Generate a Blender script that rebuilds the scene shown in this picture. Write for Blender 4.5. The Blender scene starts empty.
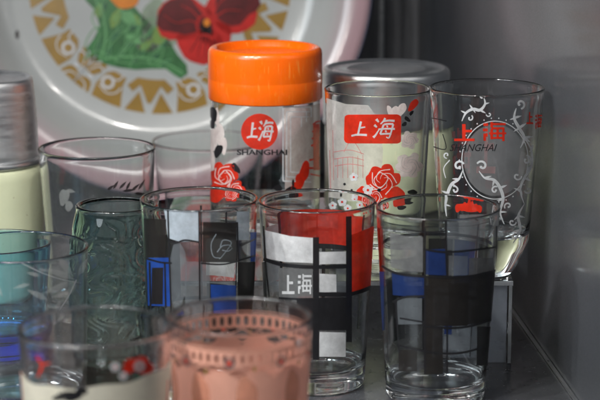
import bpy, bmesh, math, random
from math import sin, cos, pi, radians, sqrt, atan2
random.seed(7)
S = bpy.context.scene
COL = S.collection
H = 0.364; P = radians(12); F = 2000.0            # camera height, pitch, focal length in photo pixels

# ------------------------------------------------------------------ object helpers
def link(name, me, mat=None, parent=None, smooth=True):
    o = bpy.data.objects.new(name, me); COL.objects.link(o)
    if mat: me.materials.append(mat)
    if parent: o.parent = parent
    if smooth:
        for p in me.polygons: p.use_smooth = True
    return o
def thing(name, label, cat, loc=(0, 0, 0), rot=(0, 0, 0), group=None):
    o = bpy.data.objects.new(name, None); COL.objects.link(o)
    o.empty_display_size = .01
    o.location = loc; o.rotation_euler = rot; o['label'] = label; o['category'] = cat
    if group: o['group'] = group
    return o
def from_bm(name, bm, mat, parent=None, smooth=True):
    me = bpy.data.meshes.new(name); bm.to_mesh(me); bm.free()
    return link(name, me, mat, parent, smooth)
def lathe(name, prof, mat, parent=None, seg=128, disp=None, closed=False):
    """revolve (r,z) pairs; r==0 ends become poles"""
    vs, fs, rings = [], [], []
    for r, z in prof:
        if r < 1e-7:
            rings.append([len(vs)]); vs.append((0, 0, z))
        else:
            st = len(vs)
            for i in range(seg):
                a = 2*pi*i/seg
                rr = r + (disp(a, z, r) if disp else 0)
                vs.append((rr*sin(a), -rr*cos(a), z))
            rings.append(list(range(st, st+seg)))
    pairs = list(zip(rings, rings[1:])) + ([(rings[-1], rings[0])] if closed else [])
    for A, B in pairs:
        for i in range(seg):
            j = (i+1) % seg
            if len(A) == 1 and len(B) == 1: break
            if len(A) == 1: fs.append((A[0], B[j], B[i]))
            elif len(B) == 1: fs.append((A[i], A[j], B[0]))
            else: fs.append((A[i], A[j], B[j], B[i]))
    me = bpy.data.meshes.new(name); me.from_pydata(vs, [], fs)
    bm = bmesh.new(); bm.from_mesh(me); bmesh.ops.recalc_face_normals(bm, faces=bm.faces[:]); bm.to_mesh(me); bm.free()
    return link(name, me, mat, parent)
def box_bm(bm, x0, x1, y0, y1, z0, z1, bev=0):
    r = bmesh.ops.create_cube(bm, size=1)
    for v in r['verts']:
        v.co = ((x0+x1)/2+v.co.x*(x1-x0), (y0+y1)/2+v.co.y*(y1-y0), (z0+z1)/2+v.co.z*(z1-z0))
    if bev:
        es = list({e for v in r['verts'] for e in v.link_edges})
        bmesh.ops.bevel(bm, geom=es, offset=bev, segments=2, affect='EDGES', profile=.6)
def box(name, d, mat, parent=None, bev=0):
    bm = bmesh.new(); box_bm(bm, *d, bev=bev); return from_bm(name, bm, mat, parent, False)

# ------------------------------------------------------------------ materials
def new_mat(n):
    m = bpy.data.materials.new(n); m.use_nodes = True
    nt = m.node_tree; return m, nt, nt.nodes['Principled BSDF']
def N(nt, t, **kw):
    n = nt.nodes.new(t)
    for k, v in kw.items():
        if k in n.inputs: n.inputs[k].default_value = v
        else: setattr(n, k, v)
    return n
def noise(nt, scale, detail=4, rough=.6, stretch=None):
    tc = N(nt, 'ShaderNodeTexCoord'); n = N(nt, 'ShaderNodeTexNoise')
    n.inputs['Scale'].default_value = scale; n.inputs['Detail'].default_value = detail; n.inputs['Roughness'].default_value = rough
    if stretch:
        mp = N(nt, 'ShaderNodeMapping'); mp.inputs['Scale'].default_value = stretch
        nt.links.new(tc.outputs['Object'], mp.inputs[0]); nt.links.new(mp.outputs[0], n.inputs['Vector'])
    else: nt.links.new(tc.outputs['Object'], n.inputs['Vector'])
    return n
def ramp(nt, src, stops):
    r = N(nt, 'ShaderNodeValToRGB'); el = r.color_ramp.elements
    while len(el) < len(stops): el.new(.5)
    for e, (p, c) in zip(el, stops):
        e.position = p; e.color = (c[0], c[1], c[2], 1) if isinstance(c, (tuple, list)) else (c, c, c, 1)
    nt.links.new(src, r.inputs[0]); return r
def bump(nt, b, src, strength, dist=.001):
    n = N(nt, 'ShaderNodeBump'); n.inputs['Strength'].default_value = strength; n.inputs['Distance'].default_value = dist
    nt.links.new(src, n.inputs['Height']); nt.links.new(n.outputs[0], b.inputs['Normal'])
def glass(n, col=(.97, .985, .98), ior=1.5, wave=.12, rough=0.0):
    m, nt, b = new_mat(n)
    b.inputs['Base Color'].default_value = (*col, 1); b.inputs['Transmission Weight'].default_value = 1
    b.inputs['IOR'].default_value = ior
    ns = noise(nt, 900, 3); r = ramp(nt, ns.outputs[0], [(.45, rough), (.8, rough+.035)])   # faint dust and fingermarks
    nt.links.new(r.outputs[0], b.inputs['Roughness'])
    if wave:
        n2 = noise(nt, 45, 1, stretch=(1, 1, .5)); bump(nt, b, n2.outputs[0], wave, .0006)
    return m
def tinted(n, surf, depth_col, density, **kw):
    m = glass(n, surf, **kw); nt = m.node_tree
    v = N(nt, 'ShaderNodeVolumeAbsorption'); v.inputs['Color'].default_value = (*depth_col, 1); v.inputs['Density'].default_value = density
    nt.links.new(v.outputs[0], nt.nodes['Material Output'].inputs['Volume']); return m
def ink(n, col, alpha=.97, wear=.5, rough=.30, trans=.25, scale=700, var=.25):
    """enamel print fired on glass: slightly uneven colour, tiny worn specks"""
    m, nt, b = new_mat(n)
    ns = noise(nt, scale*.2, 5, .7)
    r = ramp(nt, ns.outputs[0], [(.3, tuple(c*(1-var) for c in col)), (.7, tuple(min(1, c*(1+var*.6)) for c in col))])
    nt.links.new(r.outputs[0], b.inputs['Base Color'])
    b.inputs['Roughness'].default_value = rough
    tl = N(nt, 'ShaderNodeBsdfTranslucent'); nt.links.new(r.outputs[0], tl.inputs[0])
    mx = N(nt, 'ShaderNodeMixShader'); mx.inputs[0].default_value = trans
    nt.links.new(b.outputs[0], mx.inputs[1]); nt.links.new(tl.outputs[0], mx.inputs[2])
    tp = N(nt, 'ShaderNodeBsdfTransparent'); m2 = N(nt, 'ShaderNodeMixShader')
    n2 = noise(nt, scale, 6, .75)
    lo = .5-wear*.22 if wear else 0
    rr = ramp(nt, n2.outputs[0], [(max(0, lo-.14), alpha*.55), (max(.01, lo-.06), alpha)])
    nt.links.new(rr.outputs[0], m2.inputs[0]); nt.links.new(tp.outputs[0], m2.inputs[1]); nt.links.new(mx.outputs[0], m2.inputs[2])
    nt.links.new(m2.outputs[0], nt.nodes['Material Output'].inputs[0]); return m
def metal(n, col=(.75, .76, .77), rough=.28, stretch=(1, 1, 30), bs=.15, sc=60):
    m, nt, b = new_mat(n)
    b.inputs['Metallic'].default_value = 1; b.inputs['Base Color'].default_value = (*col, 1)
    ns = noise(nt, sc, 5, .65, stretch); r = ramp(nt, ns.outputs[0], [(.3, rough*.75), (.75, rough*1.45)])
    nt.links.new(r.outputs[0], b.inputs['Roughness']); bump(nt, b, ns.outputs[0], bs, .0004); return m
def paint(n, col, rough=.35, coat=0, var=.08, sc=25, bs=.05, coat_rough=.05, spec=.5):
    m, nt, b = new_mat(n)
    ns = noise(nt, sc, 6, .65)
    r = ramp(nt, ns.outputs[0], [(.3, tuple(c*(1-var) for c in col)), (.7, tuple(min(1, c*(1+var)) for c in col))])
    nt.links.new(r.outputs[0], b.inputs['Base Color']); b.inputs['Roughness'].default_value = rough
    b.inputs['Coat Weight'].default_value = coat; b.inputs['Coat Roughness'].default_value = coat_rough
    b.inputs['Specular IOR Level'].default_value = spec
    n2 = noise(nt, sc*30, 3); bump(nt, b, n2.outputs[0], bs, .0003); return m

def rim_glass():
    m, nt, b = new_mat('fire_polished_rim')
    b.inputs['Base Color'].default_value = (.98, .985, .98, 1); b.inputs['Transmission Weight'].default_value = 1; b.inputs['IOR'].default_value = 1.52
    ns = noise(nt, 260, 3, .7); r = ramp(nt, ns.outputs[0], [(.42, .05), (.62, .20)]); nt.links.new(r.outputs[0], b.inputs['Roughness'])
    bump(nt, b, ns.outputs[0], .18, .0004); return m
RIM = rim_glass()
CLEAR = glass('clear_glass')
OLD = glass('slightly_grey_glass', (.93, .95, .95))
ROSE_EDGE = glass('faint_rose_glass', (.985, .94, .93))
TEAL = tinted('teal_glass', (.62, .90, 1.0), (.06, .55, .92), 150)
COBALT = tinted('cobalt_glass', (.50, .78, 1.0), (.02, .38, .98), 90)
GREEN = tinted('green_glass', (.84, .94, .92), (.38, .60, .57), 150, wave=.15)
EDGE = ink('bright_acrylic_edge', (.55, .58, .62), alpha=.55, wear=0, trans=.4, rough=.2)  # pale strips paint in the brightness of the acrylic edges
ACRF = ink('reflection_tinted_acrylic', (.50, .56, .66), alpha=.34, wear=0, trans=.3, rough=.2)  # pale blue colour stands in for light reflected in the riser front
ACRYL = glass('acrylic', (.95, .965, .98), 1.49, .03, .02)
RED = ink('red_enamel', (.78, .035, .012), trans=.35); DEEP = ink('dark_red_enamel', (.36, .02, .025))
BLK = ink('black_enamel', (.012, .012, .014), trans=.03)
BRN = ink('worn_black_enamel', (.016, .014, .013), alpha=.9, wear=1, trans=.08)
DBL = ink('shaded_blue_enamel', (.012, .03, .12), alpha=.85, wear=.9, trans=.2)  # blue enamel with the shade on the right tumbler darkened into its colour
BLU = ink('blue_enamel', (.018, .07, .34), alpha=.9, trans=.3)
WHT = ink('white_enamel', (.72, .74, .76), trans=.35)
PALE = ink('pale_blue_white_enamel', (.50, .58, .66), alpha=.9, trans=.35)
GRY = ink('grey_enamel', (.16, .165, .17), alpha=.8, wear=.9, trans=.3)
LGR = ink('translucent_grey_enamel', (.22, .25, .28), alpha=.45, wear=.8, trans=.4)
PINKF = ink('pink_white_frost', (1.0, .80, .74), alpha=.66, wear=.2, trans=.5)
ETCH = ink('faint_etching', (.75, .78, .76), alpha=.28, wear=.6, trans=.5)
FROST = ink('frosted_white', (.90, .84, .80), alpha=.62, wear=.4, trans=.5)
GHOST = ink('thin_frost', (.80, .80, .82), alpha=.2, wear=.3, trans=.5)
PKW = ink('pinkish_white_enamel', (.92, .78, .75), alpha=.93, trans=.3)
PKL = ink('faint_pink_line', (.70, .22, .22), alpha=.6, wear=.9)
CREAM = ink('cream_enamel', (.84, .80, .66), alpha=.985, wear=0, trans=.3, var=.08)
SALMON = ink('salmon_frosting', (.97, .50, .38), alpha=.84, wear=0, trans=.25, var=.08, scale=300)
SALM2 = ink('orange_frosting', (.93, .46, .30), alpha=.45, wear=.1, trans=.4)
FILM2 = ink('milky_light_film', (.72, .75, .77), alpha=.06, wear=1.2, trans=.5, scale=240, rough=.4)  # pale film that puts milky light into the colour of the glass
GOLDI = ink('gold_speck', (.35, .25, .05), alpha=.9)

# ------------------------------------------------------------------ printing on round glass
class Vessel:
    """a round vessel standing at (x,y,base); rad(z) is its outer radius at local height z"""
    def __init__(s, x, y, base, rad, h): s.x, s.y, s.b, s.rad, s.h = x, y, base, rad, h
    def hit(s, u, v):
        dx = (u-300)/F; dv = (v-200)/F
        d = (dx, cos(P)-dv*sin(P), -sin(P)-dv*cos(P))
        R = s.rad(s.h*.6); a = z = 0
        for _ in range(5):
            A = d[0]**2+d[1]**2; B = -(d[0]*s.x+d[1]*s.y); Cc = s.x**2+s.y**2-R*R
            disc = B*B-A*Cc
            t = (-B-sqrt(disc))/A if disc > 0 else -B/A
            px, py, z = d[0]*t-s.x, d[1]*t-s.y, H+d[2]*t-s.b
            a = atan2(px, -py); R = s.rad(min(max(z, 0), s.h))
        return a, min(max(z, .0005), s.h-.0005)
def blob(x, y, rx, ry, n=18, wob=.12, rot=0, seed=0):
    rnd = random.Random(seed or int(x*7+y*13)); ph = [rnd.uniform(0, 6.28) for _ in range(3)]
    out = []
    for i in range(n):
        a = 2*pi*i/n; k = 1+wob*(sin(2*a+ph[0])*.5+sin(3*a+ph[1])*.6+sin(5*a+ph[2])*.35)
        px, py = rx*k*cos(a), ry*k*sin(a); c, s_ = cos(rot), sin(rot)
        out.append((x+px*c-py*s_, y+px*s_+py*c))
    return out
def ell(x, y, rx, ry, n=24): return [(x+rx*cos(2*pi*i/n), y+ry*sin(2*pi*i/n)) for i in range(n)]
def rrect(x0, y0, x1, y1, r=2, jit=0):
    pts = []
    for cx, cy, a0 in ((x1-r, y0+r, -90), (x1-r, y1-r, 0), (x0+r, y1-r, 90), (x0+r, y0+r, 180)):
        for k in range(4):
            a = radians(a0+30*k); pts.append((cx+r*cos(a)+random.uniform(-jit, jit), cy+r*sin(a)+random.uniform(-jit, jit)))
    return pts
def quad(x0, y0, x1, y1, j=.6):
    q = lambda: random.uniform(-j, j)
    return [(x0+q(), y0+q()), (x1+q(), y0+q()), (x1+q(), y1+q()), (x0+q(), y1+q())]
def stroke(pts, w, w2=None, mid=None):
    """tapering brush stroke polygon(s) along smoothed points"""
    P_ = []
    if len(pts) > 2:
        for i in range(len(pts)-1):
            p0 = pts[max(i-1, 0)]; p1 = pts[i]; p2 = pts[i+1]; p3 = pts[min(i+2, len(pts)-1)]
            for k in range(6):
                t = k/6
                P_.append(tuple(.5*((2*b)+(-a+c)*t+(2*a-5*b+4*c-d)*t*t+(-a+3*b-3*c+d)*t**3) for a, b, c, d in zip(p0, p1, p2, p3)))
        P_.append(pts[-1])
    else: P_ = [tuple(a+(b-a)*k/4 for a, b in zip(*pts)) for k in range(5)]
    w2 = w if w2 is None else w2; out = []
    n = len(P_); L, R = [], []
    for i, p in enumerate(P_):
        q0, q1 = P_[max(i-1, 0)], P_[min(i+1, n-1)]
        dx, dy = q1[0]-q0[0], q1[1]-q0[1]; l = max(1e-9, sqrt(dx*dx+dy*dy)); t = i/(n-1)
        ww = (w+(w2-w)*t)/2
        if mid: ww = ww+(mid/2-ww)*sin(pi*t)
        L.append((p[0]-dy/l*ww, p[1]+dx/l*ww)); R.append((p[0]+dy/l*ww, p[1]-dx/l*ww))
    for i in range(n-1): out.append([L[i], L[i+1], R[i+1], R[i]])
    return out
def polys_to_bm(polys):
    bm = bmesh.new()
    for i, p in enumerate(polys):
        vs = [bm.verts.new((x, y, (i % 24)*2.5e-6)) for x, y in p]
        try: bm.faces.new(vs)
        except ValueError: pass
    bmesh.ops.triangulate(bm, faces=bm.faces[:])
    return bm
def split(bm, test, n=7):
    for _ in range(n):
        es = [e for e in bm.edges if test(e.verts[0].co, e.verts[1].co)]
        if not es: break
        bmesh.ops.subdivide_edges(bm, edges=es, cuts=1)
        bmesh.ops.triangulate(bm, faces=bm.faces[:])
def wrap(name, vsl, parent, mat, polys=None, bm=None, layer=0, angular=False):
    """print polygons onto the vessel. Photo-pixel space, or (degrees, height in m) when angular"""
    bm = bm or polys_to_bm(polys)
    if angular:
        f = lambda c: (radians(c.x), c.y)
        split(bm, lambda p, q: abs(p.x-q.x) > 4 or abs(p.y-q.y) > .012)
    else:
        f = lambda c: vsl.hit(c.x, c.y)
        split(bm, lambda p, q: (p-q).length > 8 or abs(f(p)[0]-f(q)[0]) > .08)
    off = .00014+.00007*layer
    for v in bm.verts:
        a, z = f(v.co); r = vsl.rad(z)+off+v.co.z
        v.co = (r*sin(a), -r*cos(a), z)
    for fc in bm.faces:
        fc.normal_update(); c = fc.calc_center_median()
        if fc.normal.x*c.x+fc.normal.y*c.y < 0: fc.normal_flip()
    return from_bm(name, bm, mat, parent)
def wrap_each(name, vsl, parent, mat, polys, layer=0, angular=False):
    """every printed block or bar is a part of its own; a bar may be a list of stroke pieces"""
    for i, p in enumerate(polys):
        bar = isinstance(p[0], list)
        wrap(name, vsl, parent, mat, polys=p if bar else [p], layer=layer+i*.06, angular=angular)
def text_bm(body, x0, y0, x1, y1, bold=0, shear=0):
    """set type in the box (pixels, y down) using Blender's own font"""
    cu = bpy.data.curves.new('type', 'FONT'); cu.body = body; cu.size = 1; cu.offset = bold; cu.shear = shear; cu.resolution_u = 3
    ob = bpy.data.objects.new('type', cu); COL.objects.link(ob)
    dg = bpy.context.evaluated_depsgraph_get(); me = bpy.data.meshes.new_from_object(ob.evaluated_get(dg))
    bpy.data.objects.remove(ob); bm = bmesh.new(); bm.from_mesh(me); bpy.data.meshes.remove(me)
    xs = [v.co.x for v in bm.verts]; ys = [v.co.y for v in bm.verts]
    for v in bm.verts:
        v.co = (x0+(v.co.x-min(xs))/(max(xs)-min(xs))*(x1-x0), y1-(v.co.y-min(ys))/(max(ys)-min(ys))*(y1-y0), 0)
    bmesh.ops.triangulate(bm, faces=bm.faces[:]); return bm
SHANG = [([(.50, .98), (.46, .5), (.44, .16)], .13, .10), ([(.50, .58), (.82, .63)], .11, .07), ([(.04, .08), (.4, .15), (1.0, .13)], .10, .13)]
HAI = [([(.06, .95), (.2, .80)], .13, .07), ([(.0, .66), (.14, .54)], .12, .07), ([(.02, .03), (.12, .15), (.26, .42)], .12, .05),
       ([(.50, 1.0), (.42, .84), (.30, .70)], .10, .05), ([(.42, .84), (.7, .88), (.98, .86)], .08, .10),
       ([(.46, .68), (.40, .42), (.34, .20)], .09, .08), ([(.34, .20), (.6, .22), (.9, .22)], .08, .08),
       ([(.46, .68), (.7, .71), (.93, .70)], .08, .09), ([(.93, .70), (.88, .35), (.80, .02), (.66, .06)], .09, .05),
       ([(.22, .44), (.6, .47), (1.04, .46)], .07, .09), ([(.62, .63), (.68, .54)], .08, .06), ([(.58, .38), (.64, .29)], .08, .06)]
SHANG_B = [(.40, .14, .56, 1.0), (.50, .52, .86, .66), (.02, .0, .98, .15)]
HAI_B = [(.02, .80, .22, .94), (.0, .52, .20, .66), (.02, .02, .13, .40), (.13, .24, .20, .42), (.34, .84, .98, .95), (.32, .72, .43, 1.0), (.36, .62, .92, .73), (.32, .10, .43, .64), (.83, .0, .93, .64), (.26, .36, 1.0, .46), (.36, .12, .90, .22), (.58, .46, .68, .62), (.58, .22, .68, .36)]
def block(ch, x0, y0, x1, y1):
    w, h = x1-x0, y1-y0
    return [[(x0+a*w, y1-b*h), (x0+c*w, y1-b*h), (x0+c*w, y1-d*h), (x0+a*w, y1-d*h)] for a, b, c, d in ch]
def brush(ch, x0, y0, x1, y1, fat=1.0, lean=.0):
    out = []; w, h = x1-x0, y1-y0
    for pts, a, b in ch:
        q = [(x0+(px+lean*(py-.5))*w, y1-py*h) for px, py in pts]
        out += stroke(q, a*fat*(w+h)/2, b*fat*(w+h)/2)
    return out
def leaf(x, y, l, w, a):
    c, s_ = cos(a), sin(a); pts = [(0, 0), (.3, .5), (.6, .45), (1, 0), (.6, -.45), (.3, -.5)]
    return [(x+px*l*c-py*w*s_, y+px*l*s_+py*w*c) for px, py in pts]
def rose(x, y, r, seed=1):
    """petal masses plus the fine gaps between the petals"""
    rnd = random.Random(seed); mass, lines = [], []
    for k in range(6):
        a = k*pi/3+rnd.uniform(-.3, .3); mass.append(blob(x+cos(a)*r*.55, y+sin(a)*r*.55, r*.5, r*.42, rot=a, seed=seed*10+k))
    mass.append(blob(x, y, r*.6, r*.6, seed=seed*31))
    for k in range(5):
        a = k*1.25+rnd.uniform(-.2, .2)
        lines += stroke([(x+cos(a+t*.9)*r*(.2+.2*t), y+sin(a+t*.9)*r*(.2+.2*t)) for t in (0, 1, 2, 3)], .3, 1.0)
    return mass, lines

# ------------------------------------------------------------------ the vessels
def linear(R0, R1, h, foot=.003):
    def rad(z):
        t = z/h; r = R0+(R1-R0)*t
        if z < foot: r -= foot*(1-sqrt(max(0, 1-(1-z/foot)**2)))*.8
        return r
    return rad
def glass_body(rad, h, mat, root, wall=.0014, base=.011, name='glass_body', disp=None, nz=26, seg=144):
    pr = [(0, .0012), (rad(0)*.55, .0010), (rad(0)*.82, .0003), (rad(0)*.93, 0)]
    zs = [.0004, .0009, .0016, .0026, .0038, .006]+[.009+(h-.0115)*i/nz for i in range(nz+1)]
    zs = [z for z in zs if z < h-.0012]
    pr += [(rad(z), z) for z in zs]
    R = rad(h); w = wall
    for k in range(0, 7):
        a = pi*k/6; pr.append((R-w/2+cos(a)*(w*.62), h-.0007+sin(a)*.0008))
    n2 = [h-.004-(h-.004-base-.004)*i/12 for i in range(13)]
    pr += [(rad(z)-w, z) for z in n2]
    ri = rad(base)-w
    pr += [(ri-.0006, base+.0016), (ri-.0025, base+.0003), (ri*.7, base-.0004), (ri*.35, base-.0008), (0, base-.0009)]
    o = lathe(name, pr, mat, root, seg=seg, disp=disp)
    if mat in (CLEAR, OLD, ROSE_EDGE, GREEN, TEAL):
        o.data.materials.append(RIM)
        for p in o.data.polygons:
            if p.center.z > h-.0016: p.material_index = 1
    return o
def tumbler(name, label, X, Y, base, R0, R1, h, mat=CLEAR, wall=.0014, bt=.011, foot=.003, rad=None, group=None, cat='glass'):
    root = thing(name, label, cat, (X, Y, base), group=group)
    rad = rad or linear(R0, R1, h, foot)
    glass_body(rad, h, mat, root, wall, bt)
    return root, Vessel(X, Y, base, rad, h)
G3 = 'block patterned tumblers in the middle row'

# --- tumbler with blue, black and white blocks
A, va = tumbler('patterned_tumbler', 'clear tumbler with pale blue, black and royal blue blocks and a scribbled black square', -.0596, 1.1545, 0, .0290, .0348, .1198, group=G3)
wrap_each('white_block', va, A, PALE, [[(164, 207), (180, 211), (198, 211), (199, 241), (181, 242), (168, 238)], quad(237, 212, 249, 240)], layer=0)
wrap_each('blue_block', va, A, BLU, [quad(146, 258, 171, 306), quad(250, 232, 257, 262), quad(211, 285, 236, 312)], layer=0)
wrap_each('grey_block', va, A, LGR, [blob(178, 275, 9, 34, wob=.05), quad(185, 262, 210, 330), [(201, 214), (213, 204), (220, 214), (220, 222), (201, 222)]], layer=0)
wrap_each('black_block', va, A, BRN, [quad(144, 219, 166, 257), quad(152, 268, 163, 304), quad(238, 262, 257, 318), quad(203, 222, 236, 262), quad(206, 312, 236, 332)], layer=1)
ln = []
for p in ([(168, 208), (169, 240), (172, 330)], [(199, 208), (200, 335)], [(146, 258), (148, 330)], [(237, 222), (238, 262)], [(142, 257), (160, 262), (172, 263)],
          [(201, 263), (225, 264), (256, 255)], [(168, 240), (175, 243), (185, 240), (199, 242)], [(226, 212), (226, 224)], [(240, 246), (257, 238)], [(150, 262), (151, 308)], [(165, 262), (166, 308)]):
    ln.append(stroke(p, 1.6))
wrap_each('black_line', va, A, BLK, ln, layer=2)
wrap('white_line_drawing', va, A, PALE, stroke([(216, 234), (211, 244), (213, 256), (220, 258)], .6, .5)+stroke([(217, 252), (222, 246), (229, 245), (231, 247)], .8, .4)+stroke([(220, 247), (223, 240), (231, 243), (222, 256), (219, 259)], .7, .4)+stroke([(222, 250), (228, 251), (232, 248)], .8, .3), layer=3)
wrap_each('back_block', va, A, BRN, [quad(100, .055, 135, .095, 0), quad(150, .03, 175, .06, 0), quad(205, .05, 235, .09, 0)], layer=0, angular=True)
wrap_each('back_line', va, A, BLK, [quad(96, .02, 98, .108, 0), quad(137, .02, 139, .108, 0), quad(180, .02, 182, .108, 0), quad(238, .02, 240, .108, 0), quad(96, .05, 265, .052, 0), quad(96, .09, 265, .092, 0)], layer=1, angular=True)
wrap_each('back_white_block', va, A, WHT, [quad(141, .065, 176, .088, 0)], layer=0, angular=True)

# --- tumbler with red, white and black blocks
B, vb = tumbler('patterned_tumbler', 'clear tumbler with bright red, white and black blocks divided by thick black bars', .0102, 1.1738, 0, .0292, .0351, .1145, wall=.0016, bt=.0125, foot=.004, group=G3)
wrap_each('red_block', vb, B, RED, [[(348, 236), (374.5, 226), (374.5, 286), (349, 293)], quad(297, 296, 312, 318, 1), quad(299, 320, 310, 330)], layer=0)
wrap_each('white_block', vb, B, WHT, [[(264, 230), (290, 236), (314, 238), (314, 263), (285, 262), (265, 258)], quad(319, 252, 347, 264), quad(319, 332, 345, 357), quad(319, 274, 336, 292)], layer=0)
wrap_each('grey_block', vb, B, LGR, [quad(265, 262, 279, 292), quad(336, 268, 347, 292)], layer=0)
wrap_each('black_block', vb, B, BLK, [quad(279, 268, 313, 298), quad(297, 298, 347, 330), quad(262, 262, 266, 300)][1:], layer=1)
wrap('lettered_block', vb, B, GRY, [quad(279, 268, 313, 298)], layer=1)
wrap('block_lettering', vb, B, WHT, polys=block(SHANG_B, 282, 275, 295, 294)+block(HAI_B, 298, 274, 312, 294), layer=2)
ln = [quad(313, 237, 319, 360, .4), quad(346, 216, 351.5, 342, .4)]
for p, w in (([(264, 259), (285, 265), (318, 267), (350, 266)], 3.6), ([(319, 294), (350, 294), (374, 286)], 4), ([(279, 298), (300, 299), (318, 299)], 2), ([(264, 226), (266, 262), (270, 300)], 1.6)):
    ln.append(stroke(p, w))
wrap_each('black_bar', vb, B, BLK, ln, layer=3)
wrap_each('back_red_block', vb, B, RED, [quad(122, .080, 222, .1015, 0)], layer=0, angular=True)
wrap_each('back_bar', vb, B, BLK, [quad(118, .03, 122, .103, 0), quad(222, .03, 226, .103, 0), quad(118, .077, 226, .080, 0), quad(170, .03, 174, .08, 0)], layer=1, angular=True)
wrap_each('back_white_block', vb, B, WHT, [quad(226, .06, 262, .095, 0), quad(176, .045, 220, .075, 0)], layer=0, angular=True)

# --- dark tumbler on the right
Cc, vc = tumbler('patterned_tumbler', 'tumbler with mostly black and dark grey blocks, nearest the side wall', .0807, 1.1437, 0, .0292, .0363, .1173, OLD, wall=.0016, bt=.0125, foot=.005, group=G3)
wrap_each('grey_block', vc, Cc, GRY, [[(390, 232), (405, 236), (423, 237), (423, 272), (405, 271), (391, 267)], quad(469, 258, 494, 276)], layer=0)
wrap_each('blue_block', vc, Cc, DBL, [quad(425, 249, 447, 275), [(392, 272), (424, 277), (424, 298), (393, 295)], quad(444, 318, 452, 334), quad(377, 272, 384, 330)], layer=0)
wrap_each('black_block', vc, Cc, BRN, [[(424, 277), (460, 278), (497, 272), (497, 320), (460, 326), (424, 326)], quad(424, 326, 443, 374), quad(477, 327, 494, 366), quad(399, 350, 417, 372), quad(449, 284, 468, 326)], layer=1)
wrap_each('translucent_block', vc, Cc, LGR, [quad(397, 298, 422, 324), quad(444, 336, 476, 350), quad(447, 222, 480, 250), quad(449, 256, 468, 275)], layer=0)
ln = []
for p, w in (([(425, 228), (425, 374)], 1.8), ([(446, 206), (446, 250), (447, 276)], 1.8), ([(402, 229), (425, 232), (447, 231)], 1.6), ([(423, 249), (450, 252), (497, 247)], 2), ([(382, 266), (400, 274), (440, 277), (470, 276), (498, 270)], 2.2),
             ([(393, 302), (405, 297), (424, 296)], 2), ([(424, 326), (450, 328), (470, 326), (497, 318)], 2.2), ([(397, 345), (430, 352), (460, 353), (492, 344)], 2), ([(400, 318), (424, 322)], 1.5), ([(447, 326), (447, 372)], 1.6), ([(396, 300), (399, 345), (400, 352)], 1.5), ([(496, 226), (496, 280), (494, 360)], 1.6)):
    ln.append(stroke(p, w))
wrap_each('black_line', vc, Cc, BLK, ln, layer=2)
wrap_each('back_block', vc, Cc, BRN, [quad(98, .04, 128, .09, 0), quad(160, .06, 185, .09, 0), quad(215, .03, 250, .07, 0)], layer=0, angular=True)
wrap_each('back_line', vc, Cc, BLK, [quad(130, .02, 132, .103, 0), quad(190, .02, 192, .103, 0), quad(253, .02, 255, .103, 0), quad(98, .055, 262, .057, 0), quad(98, .092, 262, .094, 0)], layer=1, angular=True)
wrap_each('back_blue_block', vc, Cc, DBL, [quad(133, .06, 158, .09, 0)], layer=0, angular=True)

# --- tall tapered glass beside the wall
def rad3(z):
    h = .1192
    if z < .022: t = z/.022; return .0178+(.0282-.0178)*(t**.8)+(-.0006*(1-t) if z < .002 else 0)
    return .0282+(.0359-.0282)*((z-.022)/(h-.022))
T3, v3 = tumbler('souvenir_glass', 'tall clear glass with bold red characters and white scrollwork beside the grey wall', .1169, 1.2374, .0542, 0, 0, .1192, CLEAR, rad=rad3, wall=.0013, bt=.026)
wrap('red_lettering', v3, T3, RED, block(SHANG_B, 454, 124, 475, 141)+block(HAI_B, 483, 122, 506, 141), layer=2)
wrap('black_lettering', v3, T3, BLK, bm=text_bm('SHANGHAI', 450, 144, 497, 151, .0, .35), layer=2)
wrap('medallion', v3, T3, GHOST, [ell(495, 160, 31, 36, 36)], layer=0)
ring = [(495+33*cos(a), 160+39*sin(a)) for a in [2*pi*i/20 for i in range(21)]]
sc = stroke(ring, .9)
def scroll(pts, w=2.0, w2=.6): return stroke(pts, w*1.15, w2*1.6, w*1.7)
def curl(x, y, r, a0, turn, w=1.6, tail=0):
    pts = [(x+r*(1-.75*k/9)*cos(a0+turn*k/9), y+r*(1-.75*k/9)*sin(a0+turn*k/9)) for k in range(10)]
    return stroke(pts, w, w*.9, w*1.2)+[ell(pts[-1][0], pts[-1][1], w*.8, w*.8, 8)]
def spine(pts, w, leaves=(), side=1):
    out = stroke(pts, .7, .7, w)
    for k, (l, a) in leaves:
        out.append([(pts[k][0]+px*l*cos(a)-py*l*.34*sin(a), pts[k][1]+px*l*sin(a)+py*l*.34*cos(a)) for px, py in ((0, -.5), (.5, -.45), (1, 0), (.5, .35), (0, .4))])
    return out
# dragon-like flourish at the top left
sc += spine([(462, 121), (466, 113), (473, 109), (480, 110), (485, 104), (484, 98)], 3.0, ((1, (6, 3.6)), (2, (6, -2.2)), (3, (7, .5)), (4, (5, -.3)), (2, (5, 1.0))))+curl(482, 97, 3, 0, -4.5, 1.2)+curl(470, 118, 3.2, -1, 4.4, 1.2)+curl(489, 114, 3, 3, -4, 1)
# right column of foliage
sc += curl(520, 104, 5, 1.4, -5, 1.8)+spine([(516, 108), (514, 118), (519, 128), (524, 138), (520, 148)], 3.2, ((1, (8, -.3)), (2, (9, -.6)), (3, (9, -.2)), (3, (8, .6)), (2, (7, 2.6)), (1, (5, 2.8))))
sc += spine([(524, 138), (531, 150), (531, 166), (524, 178), (520, 190), (524, 204)], 2.6, ((1, (7, -1.2)), (2, (7, 2.4)), (3, (8, .4)), (4, (7, 3.4)), (4, (6, 1.2))))+curl(526, 160, 5, -1.5, 5, 1.5)+curl(517, 176, 4.5, 0, 5, 1.4)+curl(528, 190, 4, 3, -5, 1.3)
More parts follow.
